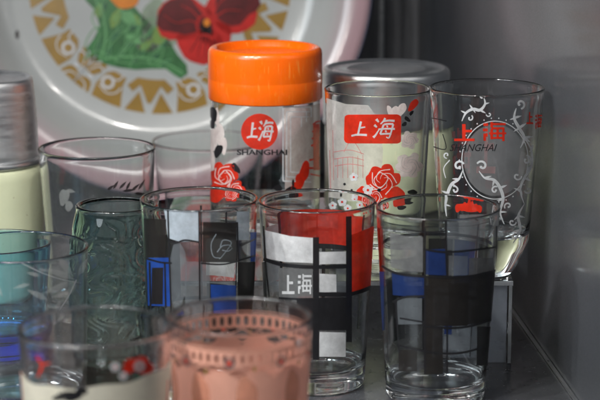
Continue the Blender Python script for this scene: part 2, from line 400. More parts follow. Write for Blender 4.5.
# the two brackets under the medallion
sc += curl(459, 166, 5.5, -.4, -5, 1.8)+spine([(463, 170), (459, 179), (452, 184), (448, 193), (446, 204), (447, 216)], 3.2, ((1, (7, 3.2)), (2, (7, .6)), (3, (7, 3.5)), (4, (6, .3))))+curl(455, 190, 4, -2, 5, 1.4)
sc += curl(482, 166, 5.5, 3.6, 5, 1.8)+spine([(479, 171), (485, 178), (494, 180), (500, 188), (503, 199), (500, 212), (504, 224)], 3.2, ((1, (7, -.3)), (2, (7, 1.8)), (3, (8, -.4)), (4, (7, 2.9)), (5, (7, 0))))+curl(495, 190, 4, -1, -5, 1.4)+curl(508, 206, 4, 2.5, 5, 1.3)
sc += spine([(524, 204), (518, 216), (520, 230), (513, 243)], 2.6, ((1, (7, .2)), (2, (7, 3)), (1, (6, 2.4))))+curl(512, 222, 4, 0, 5, 1.3)+stroke([(450, 160), (444, 168), (446, 178)], 1.2, .8)+curl(447, 155, 3.4, 1.5, 5, 1.1)
for k in range(30):
    a = 2*pi*k/30; sc.append(ell(495+35.5*cos(a), 160+42*sin(a), .7, .8, 6))
wrap('white_scrollwork', v3, T3, WHT, sc, layer=1)
wrap('pale_scrollwork', v3, T3, GHOST, [quad(460, 214, 492, 240), blob(524, 176, 6, 26)], layer=0)
ms, lns = [], []
for k in range(7):
    ms.append(blob(459+k*3.8, 204+abs(k-3)*1.1, 3.2, 4.6, seed=k+50))
wrap('red_flower', v3, T3, RED, ms+[blob(471, 208, 12, 3.5)], layer=1)
wrap_each('black_stem', v3, T3, BLK, [stroke([(447, 218), (470, 221), (490, 217), (504, 213)], .9), stroke([(431, 146), (446, 149), (443, 134)], .9), stroke([(432, 118), (447, 121)], .8)], layer=1)
wrap('side_lettering', v3, T3, RED, block(SHANG_B, 526, 112, 533, 124)+block(HAI_B, 535, 114, 542, 129), layer=1)
wrap('back_lettering', v3, T3, PKL, polys=[[(x, .146-z) for x, z in q] for q in block(SHANG_B, 186, .058, 162, .088)+block(HAI_B, 218, .058, 192, .088)], layer=0, angular=True)

# --- glass with the red badge
T2, v2 = tumbler('souvenir_glass', 'clear glass with a red rectangular badge, red and white roses and pinkish frosting', .0511, 1.2966, .0542, .0300, .0350, .1094, CLEAR, wall=.0013, bt=.008)
wrap('frosted_panel', v2, T2, FROST, [[(326.5, 98), (346, 104), (368, 105), (378, 118), (383, 150), (380, 198), (352, 200), (328, 194)]], layer=0)
wrap('badge', v2, T2, RED, [rrect(344.5, 114.5, 401, 143.5, 4, .3)], layer=2)
wrap('badge_lettering', v2, T2, WHT, brush(SHANG, 352, 121, 368, 137, 1.1, .15)+brush(HAI, 374, 118, 394, 138, 1.1, .12), layer=3)
bl = []
for k in range(3): bl += stroke([(334+k*.5, 152+k*7), (350, 150+k*7), (364, 154+k*6)], .8)
for k in range(6): bl += stroke([(338+k*5, 158-k*.6), (338+k*5, 178)], .6)
bl += stroke([(344, 152), (352, 140), (362, 154)], .7)+stroke([(330, 150), (331, 190)], .8)+stroke([(333, 130), (334, 180)], .6)
wrap('pagoda_drawing', v2, T2, PKL, bl, layer=1)
wm, wl = rose(409, 140, 9, 5); wm2, wl2 = rose(409, 165, 13, 6)
wrap('white_rose', v2, T2, PKW, wm, layer=1)
wrap('white_rose', v2, T2, PKW, wm2, layer=1.5)
wrap('white_tulip', v2, T2, PKW, [blob(395, 113, 4, 8, rot=.2), blob(401, 110, 4, 8, rot=.6), blob(390, 112, 2.5, 7, rot=-.3)], layer=1)
wrap('white_rose_lines', v2, T2, FROST, wl+wl2, layer=2)
rm, rl = rose(383, 181, 17, 8); rm2, rl2 = rose(374, 196, 10, 9)
wrap('red_rose', v2, T2, RED, rm+rm2+[blob(396, 196, 9, 9), blob(362, 192, 5, 6)], layer=1)
wrap('red_bud', v2, T2, RED, [blob(413, 105, 3.5, 7, rot=.6)], layer=1)
wrap('rose_lines', v2, T2, PKW, rl+rl2+stroke([(380, 172), (388, 178), (380, 188), (374, 180), (380, 172)], .9), layer=2)
fl, ce = [], []
for x, y, r in ((354, 177, 4), (344, 201, 4.6), (368, 190, 4.8), (358, 196, 3.6), (334, 205, 4), (364, 204, 4), (350, 208, 4)):
    for k in range(5): fl.append(ell(x+cos(k*1.257-.4)*r*.62, y+sin(k*1.257-.4)*r*.62, r*.5, r*.5, 10))
    ce.append(ell(x, y, r*.28, r*.28, 8))
wrap('small_white_flowers', v2, T2, WHT, fl, layer=3)
wrap_each('flower_centre', v2, T2, RED, ce, layer=4)
wrap('black_leaves', v2, T2, BLK, [blob(407, 119, 3.4, 2, rot=.8), blob(404, 124, 3, 1.8, rot=-.6), blob(411, 113, 3, 1.5, rot=-1), blob(406, 199, 5, 3), blob(398, 206, 5, 3), blob(379, 190, 2, 1.6), ell(345, 184, 1.4, 1.4, 8), ell(375, 203, 2, 2, 8), ell(352, 190, 1.2, 1.2, 8), ell(343, 192, 1.3, 1.3, 8), blob(412, 192, 5, 2.4)], layer=4)

# --- orange lidded jar
J = thing('lidded_jar', 'tall glass jar with a bright orange plastic lid and a round red emblem', 'jar', (-.0243, 1.3816, .0542))
jr = linear(.0382, .0384, .098, .004)
vj = Vessel(-.0243, 1.3816, .0542, jr, .098)
glass_body(jr, .098, CLEAR, J, .0016, .007)
m, nt, b = new_mat('orange_plastic'); b.inputs['Base Color'].default_value = (1.0, .155, .001, 1); b.inputs['Roughness'].default_value = .27
b.inputs['Subsurface Weight'].default_value = .12; b.inputs['Subsurface Scale'].default_value = .004; b.inputs['Subsurface Radius'].default_value = (1, .3, .1)
ns = noise(nt, 60, 5, .6, (1, 1, .2)); r_ = ramp(nt, ns.outputs[0], [(.35, .22), (.7, .36)]); nt.links.new(r_.outputs[0], b.inputs['Roughness']); bump(nt, b, ns.outputs[0], .05, .0005)
b.inputs['Coat Weight'].default_value = .5; b.inputs['Coat Roughness'].default_value = .12
sn = noise(nt, 500, 2, .5, (1, 1, .15)); sr = ramp(nt, sn.outputs[0], [(.62, (1.0, .145, .001)), (.75, (1.0, .26, .03))]); nt.links.new(sr.outputs[0], b.inputs['Base Color'])
ORANGE = m
L0 = .0895; LT = .1253
lp = [(.0388, L0), (.0394, L0-.0002), (.0399, L0+.0006), (.0399, L0+.014), (.03982, L0+.0143), (.0399, L0+.0147), (.0397, LT-.0045), (.0392, LT-.002), (.0380, LT-.0005), (.0366, LT),
      (.0350, LT-.0003), (.0338, LT-.0012), (.0330, LT-.0042), (.0320, LT-.0052), (.02, LT-.0054), (0, LT-.0054), (0, LT-.0074), (.030, LT-.0076), (.0370, LT-.010), (.0388, LT-.016), (.0388, L0)]
lathe('lid', lp, ORANGE, J)
wrap('emblem', vj, J, RED, [ell(259.5, 131.5, 18.3, 18, 40)], layer=1)
wrap('emblem_lettering', vj, J, WHT, brush(SHANG, 247, 122, 258, 139, 1.25, .1)+brush(HAI, 259, 120, 273, 141, 1.25, .1), layer=2)
wrap('black_lettering', vj, J, BLK, bm=text_bm('SHANGHAI', 237, 149.5, 287, 155, .03), layer=1)
ln = []
for a, b_ in ((0, 1.3), (3.6, 1.0), (7.5, .9)):
    x0, y0, x1, y1 = 283+a, 107+a*1.3, 311-a*.3, 181-a*1.2
    for p in ([(x0, y0), (x0, y1)], [(x0, y1), (x1, y1+1)], [(x0, y0), (x1, y0)], [(x1-a, y0), (x1-a, y0+10)]): ln += stroke(p, b_)
wrap('fret_frame', vj, J, WHT, ln, layer=0)
wrap('frosted_panel', vj, J, PINKF, [[(284, 104), (300, 106), (320.5, 104), (320.5, 196), (300, 199), (285, 192)]], layer=-.5)
pg = []
for k in range(4): pg += stroke([(311+k*.6, 146-k*7), (316, 143-k*7), (320.5, 142-k*7)], 2.2, 1.2)
pg += [quad(313, 124, 319, 170, .3)]+stroke([(309, 160), (320, 158)], 2)+stroke([(309, 168), (320, 168)], 2)+stroke([(310, 174), (320, 176)], 1.4)
wrap('pagoda_drawing', vj, J, RED, pg, layer=1)
rm, rl = rose(224, 176, 14, 11); rm2, rl2 = rose(235, 190, 10, 12)
wrap('red_rose', vj, J, RED, rm+rm2+[blob(218, 192, 8, 10)], layer=1)
wrap('red_rose', vj, J, RED, [blob(304, 172, 5, 11, rot=.3), blob(300, 180, 5, 7), blob(296, 187, 5, 5)], layer=1)
wrap('rose_lines', vj, J, PKW, rl+rl2+stroke([(226, 170), (231, 178), (225, 184), (219, 178), (225, 170)], 1.0), layer=2)
wrap('black_leaves', vj, J, BLK, [blob(213.5, 114, 3.5, 8, rot=-.2), blob(212.8, 123, 2.6, 6), blob(218.5, 151, 4, 6.5, rot=.4), blob(278, 188, 4, 3.5), blob(291, 190, 6, 3.4), blob(293, 183, 1.2, 4), blob(236, 168, 3, 6, rot=-.6)], layer=1)
wrap('white_petals', vj, J, PKW, [blob(217, 117, 2.6, 9), blob(220, 135, 4.6, 12, rot=-.15), blob(213, 140, 4, 12), blob(212, 160, 3, 12), blob(224, 146, 3, 9)], layer=0)

# --- two wide plain glasses at the back left
W1, vw1 = tumbler('wide_glass', 'wide plain clear glass with an etched squiggle, beside the cream flask', -.1389, 1.3456, 0, .0330, .0400, .115, OLD, wall=.0013, bt=.009)
wrap('etched_bird', vw1, W1, ETCH, [blob(64, 197, 5, 8, wob=.2), blob(69, 206, 4, 5), leaf(66, 190, 10, 4, .2)], layer=0)
for lx, ly, ll, la in ((107, 190, 9, -.6), (113, 189, 10, -1.0), (119, 189, 11, -.8), (126, 190, 10, -1.1), (131, 191, 12, -.7), (138, 190, 13, -1.0), (122, 191, 14, -.1), (134, 193, 12, .1)):
    wrap('leaf_mark', vw1, W1, BRN, [leaf(lx, ly, ll, 2.6, la)], layer=0)
W2, vw2 = tumbler('wide_glass', 'plain wide clear glass partly hidden behind the orange lidded jar', -.0722, 1.5460, 0, .0360, .0440, .0835, CLEAR, wall=.0013, bt=.006)

# --- green embossed glass
hg = .1090
def radg(z):
    t = z/hg
    r = .0262+.0012*sin(pi*t*.9)
    if t > .86: r -= (r-.0243)*min(1, ((t-.86)/.11))**1.4
    if z < .004: r -= .004*(1-sqrt(1-(1-z/.004)**2))*.7
    return r
def embg(a, z, r):
    if z < .008 or z > .094 or r < radg(z)-.0005: return 0
    u = a*6+2.4*sin(z*150+2*a)+1.5*sin(z*290-3*a); w_ = sin(u+1.5*sin(z*210+5*a))
    env = min(1, (z-.008)/.01, (.094-z)/.006)
    return .00055*env*(max(0, 1-abs(w_)*2.6)**.9)-.0001
GG = thing('embossed_glass', 'dark green tinted glass embossed with swirling relief', 'glass', (-.1118, 1.1879, 0))
glass_body(radg, hg, GREEN, GG, .0022, .010, disp=embg, nz=110, seg=300)

# --- teal glass with cobalt base, at the left edge
TG = thing('teal_glass', 'small teal tinted cup with a cobalt blue foot at the left edge', 'cup', (-.1924, 1.2368, 0))
ht = .0745
rt = lambda z: .0295+.0054*(z/ht)
def rt_up(z): return rt(z+.014)
tb = glass_body(lambda z: rt(z+.0142), ht-.0142, TEAL, TG, .0015, .004); tb.location.z = .0142
lathe('foot', [(0, .0008), (.024, 0), (.030, .0004), (.0318, .002), (.0310, .0055), (.0285, .009), (.0275, .0138), (.018, .014), (0, .014)], COBALT, TG)
vt = Vessel(-.1924, 1.2368, 0, lambda z: rt(z)+.00003, ht)

# --- etched clear glass
E_, ve = tumbler('etched_glass', 'clear glass etched with pale leaves, in front of the teal cup', -.1610, 1.1194, 0, .0345, .0391, .0990, OLD, wall=.0015, bt=.015, foot=.008)
lv = []
for x, y, l, w, a in ((74, 279, 30, 7, 3.5), (74, 281, 34, 7, 2.75), (72, 276, 26, 7, 4.1), (76, 280, 22, 7, 2.1), (78, 276, 20, 6, -1.1), (72, 292, 22, 6, 2.9), (40, 276, 14, 4, 3.4), (38, 269, 12, 3, .2), (60, 300, 22, 5, 1.9), (30, 284, 18, 4, 2.9), (48, 300, 24, 6, 3.6), (-8, 280, 20, 6, 1)):
    lv.append(leaf(x, y, l, w, a))
wrap('etched_leaves', ve, E_, ETCH, lv, layer=0)
wrap('etched_stems', ve, E_, WHT, stroke([(20, 262), (40, 272), (60, 279), (80, 283)], .5, .3)+stroke([(76, 280), (66, 300), (50, 322)], .8, .4), layer=1)

# --- salmon frosted glass at the front
K, vk = tumbler('frosted_tumbler', 'salmon pink frosted tumbler with an openwork lattice border under its rim, nearest the camera', -.0291, .9372, 0, .0295, .0349, .1078, ROSE_EDGE, wall=.0014, bt=.010)
n = 52; lat = []
zt, zb = .1078-.0085, .1078-.0160
for i in range(n):
    a0 = 360*i/n; st = 360/n; cxm = a0+st/2
    # each cell: a frame with an oval hole, as four corner fillets plus bars
    m_ = 8; rx = st*.27; rz = (zt-zb)*.33; zc = (zt+zb)/2
    inner = [(cxm+rx*cos(t), zc+rz*sin(t)) for t in [2*pi*k/16 for k in range(17)]]
    outer = [(cxm+max(-1, min(1, 1.35*cos(t)))*st/2*1.0, zc+max(-1, min(1, 1.35*sin(t)))*(zt-zb)/2) for t in [2*pi*k/16 for k in range(17)]]
    for k in range(16): lat.append([inner[k], outer[k], outer[k+1], inner[k+1]])
for i in range(360//6): lat.append([(i*6, zt+.0009), (i*6+6, zt+.0009), (i*6+6, zt+.0014), (i*6, zt+.0014)])
wrap('lattice_border', vk, K, SALMON, lat, layer=0, angular=True)
body = []
ns_ = 12
for i in range(180):
    a0, a1 = 2*i, 2*i+2
    f = lambda a: zb-.0065+.0042*abs(sin(radians(a)*ns_/2))
    body.append([(a0, .004), (a1, .004), (a1, f(a1)), (a0, f(a0))])
sw = []
for i in range(ns_):
    c0 = 360*i/ns_
    sw += [[(x, z) for x, z in q] for q in stroke([(c0, zb-.0002), (c0+7.5, zb-.0030), (c0+15, zb-.0038), (c0+22.5, zb-.0030), (c0+30, zb-.0002)], .0007)] if False else []
    for k in range(10):
        t0, t1 = k/10, (k+1)/10; g = lambda t: zb-.0028*sin(pi*t)
        sw.append([(c0+30*t0, g(t0)), (c0+30*t1, g(t1)), (c0+30*t1, g(t1)-.0008), (c0+30*t0, g(t0)-.0008)])
        g2 = lambda t: zb-.0004-.0045*abs(cos(pi*t))
        sw.append([(c0+30*t0, g2(t0)), (c0+30*t1, g2(t1)), (c0+30*t1, g2(t1)-.0006), (c0+30*t0, g2(t0)-.0006)])
wrap('frosting', vk, K, SALMON, body, layer=0, angular=True)
wrap('swags', vk, K, SALMON, sw, layer=1, angular=True)
pt, ct, mo, bd = [], [], [], []
for i in range(9):
    c0 = 40*i+(i % 2)*3-7; z0 = .0935-(i % 3)*.0010
    for k in range(8):
        t = 2*pi*k/8; pt.append([(c0+(3.6*cos(t)+1.5*cos(u))*1.0, z0+(.0023*sin(t)+.0010*sin(u))) for u in [2*pi*q/8 for q in range(8)]])
    ct.append([(c0+2.0*cos(u), z0+.0013*sin(u)) for u in [2*pi*q/10 for q in range(10)]])
    bd.append([(c0+20+1.2*cos(u), z0-.003+.0014*sin(u)) for u in [2*pi*q/8 for q in range(8)]])
    mo.append([(c0+14+9*cos(u), .076+.011*sin(u)*(1+.15*cos(3*u))) for u in [2*pi*q/20 for q in range(20)]])
wrap('flower_petals', vk, K, LGR, pt, layer=2, angular=True)
wrap_each('flower_centre', vk, K, RED, ct+[[(c+1.1*cos(u), .063+.0010*sin(u)) for u in [2*pi*q/8 for q in range(8)]] for c in (-22, 2, 28, 60, -60)], layer=3, angular=True)
wrap('gold_buds', vk, K, GOLDI, bd, layer=3, angular=True)
wrap('orange_motifs', vk, K, SALM2, mo, layer=1, angular=True)

# --- cream coated glass at the front left
Q, vq = tumbler('coated_tumbler', 'clear rimmed tumbler with cream coated body and red and white flowers, front left', -.0958, .9024, 0, .0310, .0360, .1124, ROSE_EDGE, wall=.0014, bt=.010)
cr = []
for i in range(60):
    a0, a1 = -90+3*i, -87+3*i
    f = lambda a: .0936+.0022*sin(radians(a)*1.3-.3)+.0006*sin(radians(a*9))
    cr.append([(a0, .004), (a1, .004), (a1, f(a1)), (a0, f(a0))])
wrap('cream_coating', vq, Q, CREAM, cr, layer=0, angular=True)
wrap('black_motif', vq, Q, BLK, [blob(70, 396, 13, 5), blob(82, 391, 6, 3.5), blob(58, 398, 6, 2.5)], layer=1)
wrap('red_flower', vq, Q, RED, [blob(138, 365, 12, 9, wob=.25), blob(128, 368, 5, 6), blob(148, 368, 5, 6)], layer=1)
wrap('red_figure', vq, Q, RED, stroke([(38, 358), (43, 364), (50, 363)], 2.6, 1.4)+stroke([(43, 363), (40, 373), (37, 377)], 2.8, 1)+stroke([(37, 356), (38, 360)], 1.5), layer=1)
fl = []
for x, y, r in ((115, 367, 4.8), (123, 376, 4.6), (139, 366, 6)):
    for k in range(6): fl.append(ell(x+cos(k*1.047)*r*.6, y+sin(k*1.047)*r*.6, r*.42, r*.42, 10))
wrap('white_flowers', vq, Q, WHT, fl, layer=2)
wrap_each('flower_centre', vq, Q, RED, [ell(115, 367, 1.3, 1.3, 8), ell(123, 376, 1.2, 1.2, 8), ell(139, 366, 1.6, 1.6, 8)], layer=3)
wrap('red_edge_stripe', vq, Q, RED, [quad(-80, .02, -74, .092, 0), quad(76, .02, 80, .088, 0)], layer=1, angular=True)

def film(vsl, root, mat, z0=.008, layer=-1.2):
    wrap('milky_haze_film', vsl, root, mat, [[(a, z0), (a+6, z0), (a+6, vsl.h-.0022), (a, vsl.h-.0022)] for a in range(0, 360, 6)], layer=layer, angular=True)
film(ve, E_, FILM2); film(vw1, W1, FILM2)  # haze added to brighten these two glasses

# --- aluminium and cream containers
ALU = metal('worn_aluminium', (.90, .91, .92), .42, (1, 1, 8), .25, 40)
ALU2 = metal('brushed_aluminium', (.80, .81, .82), .33, (1, 1, 30), .12, 50)
CRM = paint('cream_lacquer', (.62, .65, .44), .32, .3, .05, 40)
FL = thing('vacuum_flask', 'cream green vacuum flask with a dented aluminium cup cap at the left edge', 'flask', (-.2226, 1.3873, 0))
lathe('body', [(0, 0), (.036, 0), (.0395, .002), (.0402, .006), (.0405, .05), (.0408, .088), (.0402, .0935), (.0385, .0965), (.0370, .0975), (0, .0975)], CRM, FL)
lathe('neck_band', [(.0372, .0972), (.0398, .0968), (.0402, .0985), (.0400, .1008), (.0374, .1012), (.0372, .0972)], ALU2, FL)
dn = lambda a, z, r: -.0006*max(0, sin(3*a+2))*max(0, sin(z*90))-.0003*sin(5*a+z*120) if r > .03 else 0
lathe('cap', [(.0378, .1010), (.0384, .1012), (.0386, .103), (.0381, .106), (.0374, .125), (.0366, .145), (.0362, .153), (.0356, .1562), (.0343, .1575), (.0328, .1570), (.0315, .1558), (.02, .1553), (0, .1552)], ALU, FL, disp=dn)
_nt = CRM.node_tree; _b = _nt.nodes['Principled BSDF']; _src = _b.inputs['Base Color'].links[0].from_socket
_sp = noise(_nt, 420, 3, .6); _rp = ramp(_nt, _sp.outputs[0], [(.70, 0), (.735, 1)]); _mx = N(_nt, 'ShaderNodeMixRGB'); _mx.inputs[2].default_value = (.22, .15, .06, 1)
_nt.links.new(_rp.outputs[0], _mx.inputs[0]); _nt.links.new(_src, _mx.inputs[1]); _nt.links.new(_mx.outputs[0], _b.inputs['Base Color'])
TN = thing('canister', 'round canister with a brushed aluminium lid and cream body, behind the souvenir glasses', 'canister', (.0623, 1.4384, .0542))
lathe('body', [(0, 0), (.040, 0), (.0435, .0015), (.0442, .004), (.0442, .074), (.043, .0755), (0, .0755)], CRM, TN)
lid = lathe('lid', [(.0446, .062), (.0452, .0618), (.0457, .0626), (.0455, .066), (.0458, .09), (.0463, .0945), (.0465, .0985), (.0460, .1008), (.0448, .1022), (.0434, .1028), (.0420, .1023), (.0405, .1012), (.030, .1014), (.0292, .1019), (.028, .1019), (.0272, .1015), (0, .1016)], ALU2, TN)
# ------------------------------------------------------------------ enamel tray leaning at the back
TR = .1876; tilt = radians(90-12)
TRY = thing('enamel_tray', 'large white enamel tray painted with red pansies, green leaves and a gold border', 'tray', (-.1239, 1.7300, .0008), (tilt, 0, 0))
m, nt, b = new_mat('white_enamel_plate')
ns = noise(nt, 9, 5, .6); r_ = ramp(nt, ns.outputs[0], [(.3, (.50, .51, .50)), (.7, (.57, .58, .57))])
# the flange carries a pink sprayed border: colour by radius of the plate itself
tc = N(nt, 'ShaderNodeTexCoord'); sp = N(nt, 'ShaderNodeVectorMath', operation='LENGTH')
mp = N(nt, 'ShaderNodeMapping'); mp.inputs['Scale'].default_value = (1, 1, 0)
nt.links.new(tc.outputs['Object'], mp.inputs[0]); nt.links.new(mp.outputs[0], sp.inputs[0])
rr = N(nt, 'ShaderNodeMapRange'); rr.inputs[1].default_value = .152; rr.inputs[2].default_value = .176
nt.links.new(sp.outputs['Value'], rr.inputs[0])
mx = N(nt, 'ShaderNodeMixRGB'); nt.links.new(rr.outputs[0], mx.inputs[0]); nt.links.new(r_.outputs[0], mx.inputs[1]); mx.inputs[2].default_value = (.52, .34, .37, 1)
nt.links.new(mx.outputs[0], b.inputs['Base Color']); b.inputs['Roughness'].default_value = .12
b.inputs['Coat Weight'].default_value = .35; b.inputs['Coat Roughness'].default_value = .05
n2 = noise(nt, 30, 2); bump(nt, b, n2.outputs[0], .12, .001)
ENA = m; b.inputs['Roughness'].default_value = .2
prof = [(0, .0012), (.05, .0012), (.10, .0013), (.128, .0018), (.136, .0035), (.143, .0075), (.150, .0145), (.1555, .0215), (.160, .0262), (.165, .0287), (.172, .0300), (.180, .0304), (.1862, .0300),
        (.1862, .0288), (.172, .0288), (.164, .0274), (.158, .0244), (.154, .0200), (.148, .0125), (.141, .006), (.134, .002), (.126, .0003), (.10, 0), (0, 0)]
tb = lathe('dish', prof, ENA, TRY, seg=192); tb.location = (0, TR, 0)
bm = bmesh.new()
me = bpy.data.meshes.new('t'); rim = lathe('rim', [(.1868+.0011*cos(t), .0296+.0011*sin(t)) for t in [2*pi*k/10 for k in range(10)]], paint('navy_rim_enamel', (.012, .014, .05), .2), TRY, seg=192, closed=True); rim.location = (0, TR, 0)
bm.free()
def plate(name, polys, mat, layer=0):
    bm = bmesh.new(); k = .000885
    for p in polys:
        vs = [bm.verts.new(((x-160)*k, -(y+16)*k, .0016+layer*.00012)) for x, y in p]
        try: bm.faces.new(vs)
        except ValueError: pass
    bmesh.ops.recalc_face_normals(bm, faces=bm.faces[:])
    bmesh.ops.triangulate(bm, faces=bm.faces[:])
    for f_ in bm.faces:
        f_.normal_update()
        if f_.normal.z < 0: f_.normal_flip()
    # near the turned-up edge the paint follows the dish
    o = from_bm(name, bm, mat, TRY, False); o.location = (0, TR, 0); return o
GOLD = paint('gold_paint', (.36, .20, .02), .3, .5, .12, 60); LEAF = paint('green_paint', (.045, .19, .055), .25, .5, .35, 45)
LEAFL = paint('light_green_paint', (.16, .42, .16), .25, .5, .2, 60); LEAFD = paint('dark_green_paint', (.02, .12, .05), .25, .5, .3, 60)
GRYG = paint('grey_green_paint', (.30, .37, .27), .25, .5, .25, 40)
YGR = paint('yellow_green_paint', (.20, .34, .07), .25, .5, .35, 60)
PRED = paint('red_paint', (.62, .02, .015), .22, .5, .25, 50); MAR = paint('maroon_paint', (.13, .008, .010), .22, .5, .45, 50)
PDK = paint('blackish_paint', (.015, .004, .006), .22, .5); PORA = paint('orange_paint', (.85, .26, .02), .22, .5, .15, 60); PYEL = paint('yellow_paint', (.85, .55, .06), .22, .5)
PWH = paint('white_paint', (.72, .73, .75), .2, .5)
def pol(deg, r):                                     # polar on the tray: 0 = straight down, positive to the left
    a = radians(deg); return (160-r*sin(a), -16+r*cos(a))
gd, wh, BORD = [], [], []
def P2(l, c0, s=1): return [pol(c0+s*a, r) for a, r in l]
arc = lambda a0, a1, r, n=6: [(a0+(a1-a0)*q/n, r) for q in range(n+1)]
for k in range(5):
    c0 = 5+72*k
    gd.append(P2(arc(-8, 8, 97)+[(12.6, 107), (9, 112), (5.6, 104), (0.9, 121), (-.9, 121), (-5.6, 104), (-9, 112), (-12.6, 107)], c0))
    for s in (1, -1):
        gd.append(P2([(5.6, 110)]+arc(10.8, 1.4, 131), c0, s))
        gd.append(P2(arc(12.4, 26.5, 131)+[(27.5, 118), (25.5, 104), (22, 99), (14.2, 101), (14.6, 110)], c0, s))
        x, y = pol(c0+s*22.5, 112); wh.append(ell(x, y, 7, 7, 18)); wh += stroke([pol(c0+s*15, 112), pol(c0+s*17, 119), pol(c0+s*21, 122), pol(c0+s*26, 118)], 1.4, 1)
        wh += stroke([pol(c0+s*16, 99), pol(c0+s*18, 106), pol(c0+s*22, 106)], 1.6, 1)
        gd.append(P2(arc(28, 35.9, 131)+[(35.9, 122), (31.5, 118), (29, 122)], c0, s))
        gd.append(P2(arc(27, 35.9, 98)+[(35.9, 113), (31, 114), (28.4, 108)], c0, s))
        wh += stroke([pol(c0+s*27.5, 104), pol(c0+s*31, 103), pol(c0+s*34, 112)], 1.7, 1)+stroke([pol(c0+s*31, 98), pol(c0+s*34, 103), pol(c0+s*36, 109)], 1.6, .8)+stroke([pol(c0+s*30, 131), pol(c0+s*32, 125), pol(c0+s*36, 124)], 1.6, .8)+stroke([pol(c0+s*36, 96), pol(c0+s*36, 132)], 1.4, 1.4)
        x, y = pol(c0+s*31.5, 116.5); wh.append(ell(x, y, 2.6, 2.6, 12))
        BORD.append((gd, wh)); gd, wh = [], []
for g_, w_ in BORD: plate('gold_border', g_, GOLD, 0); plate('border_detail', w_, PWH, 1)
for k in range(5):
    for s in (1, -1):
        x, y = pol(5+72*k+s*22.5, 112); plate('border_dot', [ell(x, y, 4.2, 4.2, 14)], GOLD, 2)
# leaves
gl = [[(87, 61), (84, 60), (88, 48), (94, 40), (100, 28), (96, 12), (86, 2), (84, -12), (100, -22), (118, -14), (130, 2), (140, 14), (150, 24), (165, 34), (172, 46), (178, 56), (187, 66), (188, 75), (181, 80), (174, 76), (166, 70), (152, 70), (136, 71), (120, 69), (104, 65)]]
plate('green_leaves', gl, LEAF, 0)
gap = []
for (x, y), l, w, a in (((90, 58), 30, 13, -1.35), ((112, 60), 30, 13, -1.1), ((134, 62), 28, 12, -1.2), ((150, 66), 22, 10, -.9), ((98, 30), 26, 12, -1.5), ((118, 34), 26, 12, -1.0), ((140, 40), 24, 11, -1.0)):
    c, q = cos(a), sin(a); o_ = [(0, 0), (.3, .5), (.65, .42), (1, 0), (.65, -.42), (.3, -.5), (0, 0)]
    gap += stroke([(x+px*l*c-py*w*q, y+px*l*q+py*w*c) for px, py in o_], .9, .9)
gap += stroke([(84, 61), (96, 52), (108, 56), (124, 64), (150, 64), (184, 76)], 1.2, .8)
plate('leaf_outlines', gap, LEAFL, 3)
plate('yellow_green_patches', [leaf(112, 30, 24, 10, -1.2), leaf(140, 52, 18, 8, -.7), leaf(128, 16, 18, 9, .6), leaf(98, 20, 16, 8, -1.4), blob(160, 36, 8, 10)], YGR, 1.5)
plate('grey_leaves', [blob(158, 22, 16, 22, rot=-.3), blob(150, 44, 14, 9), blob(172, 34, 8, 14)], GRYG, 0)
dk, lt = [], []
for (x, y), l, a in (((96, 55), 18, 5.0), ((106, 60), 16, 5.1), ((118, 62), 16, 5.2), ((132, 66), 15, 5.3), ((110, 42), 18, 5.5), ((124, 50), 18, 5.6), ((138, 56), 14, 5.6), ((150, 62), 13, 5.6), ((100, 16), 16, 5.2), ((116, 20), 16, 5.5), ((128, 32), 16, 5.6), ((104, 0), 16, 5.4), ((146, 38), 16, 5.6), ((160, 50), 13, 5.4), ((160, 66), 12, 5.9)):
    dk.append(leaf(x, y, l, 6, a))
    lt += stroke([(x-2, y+2), (x+l*.6*cos(a-.2), y+l*.6*sin(a-.2)), (x+l*1.15*cos(a), y+l*1.15*sin(a))], 1.3, .7)
lt += stroke([(100, 62), (106, 40), (104, 20), (94, -4)], 2.4, 1.2)+stroke([(104, 60), (130, 58), (160, 62), (184, 74)], 2.6, 1.4)+stroke([(120, 58), (134, 40), (142, 20)], 2, 1)+[leaf(122, 12, 22, 12, .8), leaf(126, 36, 20, 8, .5)]
plate('leaf_shading', dk, LEAFD, 1); plate('leaf_veins', lt, LEAFL, 2)
# pansies
plate('red_petals', [blob(200, 46, 21, 20, wob=.15, seed=3), blob(184, 20, 27, 24, wob=.12, seed=4), blob(234, 8, 27, 26, wob=.12, seed=5), blob(192, -26, 26, 24, seed=6), blob(228, -32, 24, 22, seed=7), blob(216, 36, 16, 14, seed=21)], PRED, 3)
plate('maroon_petals', [blob(181, 18, 22, 20, wob=.16, seed=8), blob(236, 6, 22, 20, wob=.16, seed=9), blob(196, -28, 18, 16, seed=10)], MAR, 4)
pv = []
for a in (1.2, 1.5, 1.8, 2.1, .9): pv += stroke([(206, 30), (206+14*cos(a+.1), 30+14*sin(a+.1)), (204+28*cos(a), 30+28*sin(a))], 1.4, .4)
plate('petal_veins', pv+[blob(207, 30, 6, 6), ell(205, 26, 4, 3)], PDK, 5)
plate('red_veins', stroke([(200, 26), (190, 22), (176, 24), (164, 16)], 1.2, .5)+stroke([(201, 22), (192, 12), (180, 6)], 1.2, .4)+stroke([(214, 20), (226, 12), (242, 12)], 1.4, .5)+stroke([(213, 18), (220, 4), (234, -6)], 1.2, .4)+stroke([(199, 33), (196, 38), (206, 36), (214, 40), (216, 30), (211, 18), (201, 18), (197, 26), (199, 33)], 2.2, 2.2), PRED, 6)
plate('flower_eye', [ell(207, 24, 3.4, 4, 12)], PORA, 7)
plate('orange_petals', [blob(126, -4, 16, 14, seed=12), blob(104, -26, 16, 14, seed=13), blob(140, -26, 15, 15, seed=14)], PORA, 3)
plate('yellow_petals', [blob(122, -6, 8, 6, seed=15), blob(124, -24, 12, 10, seed=16)], PYEL, 4)
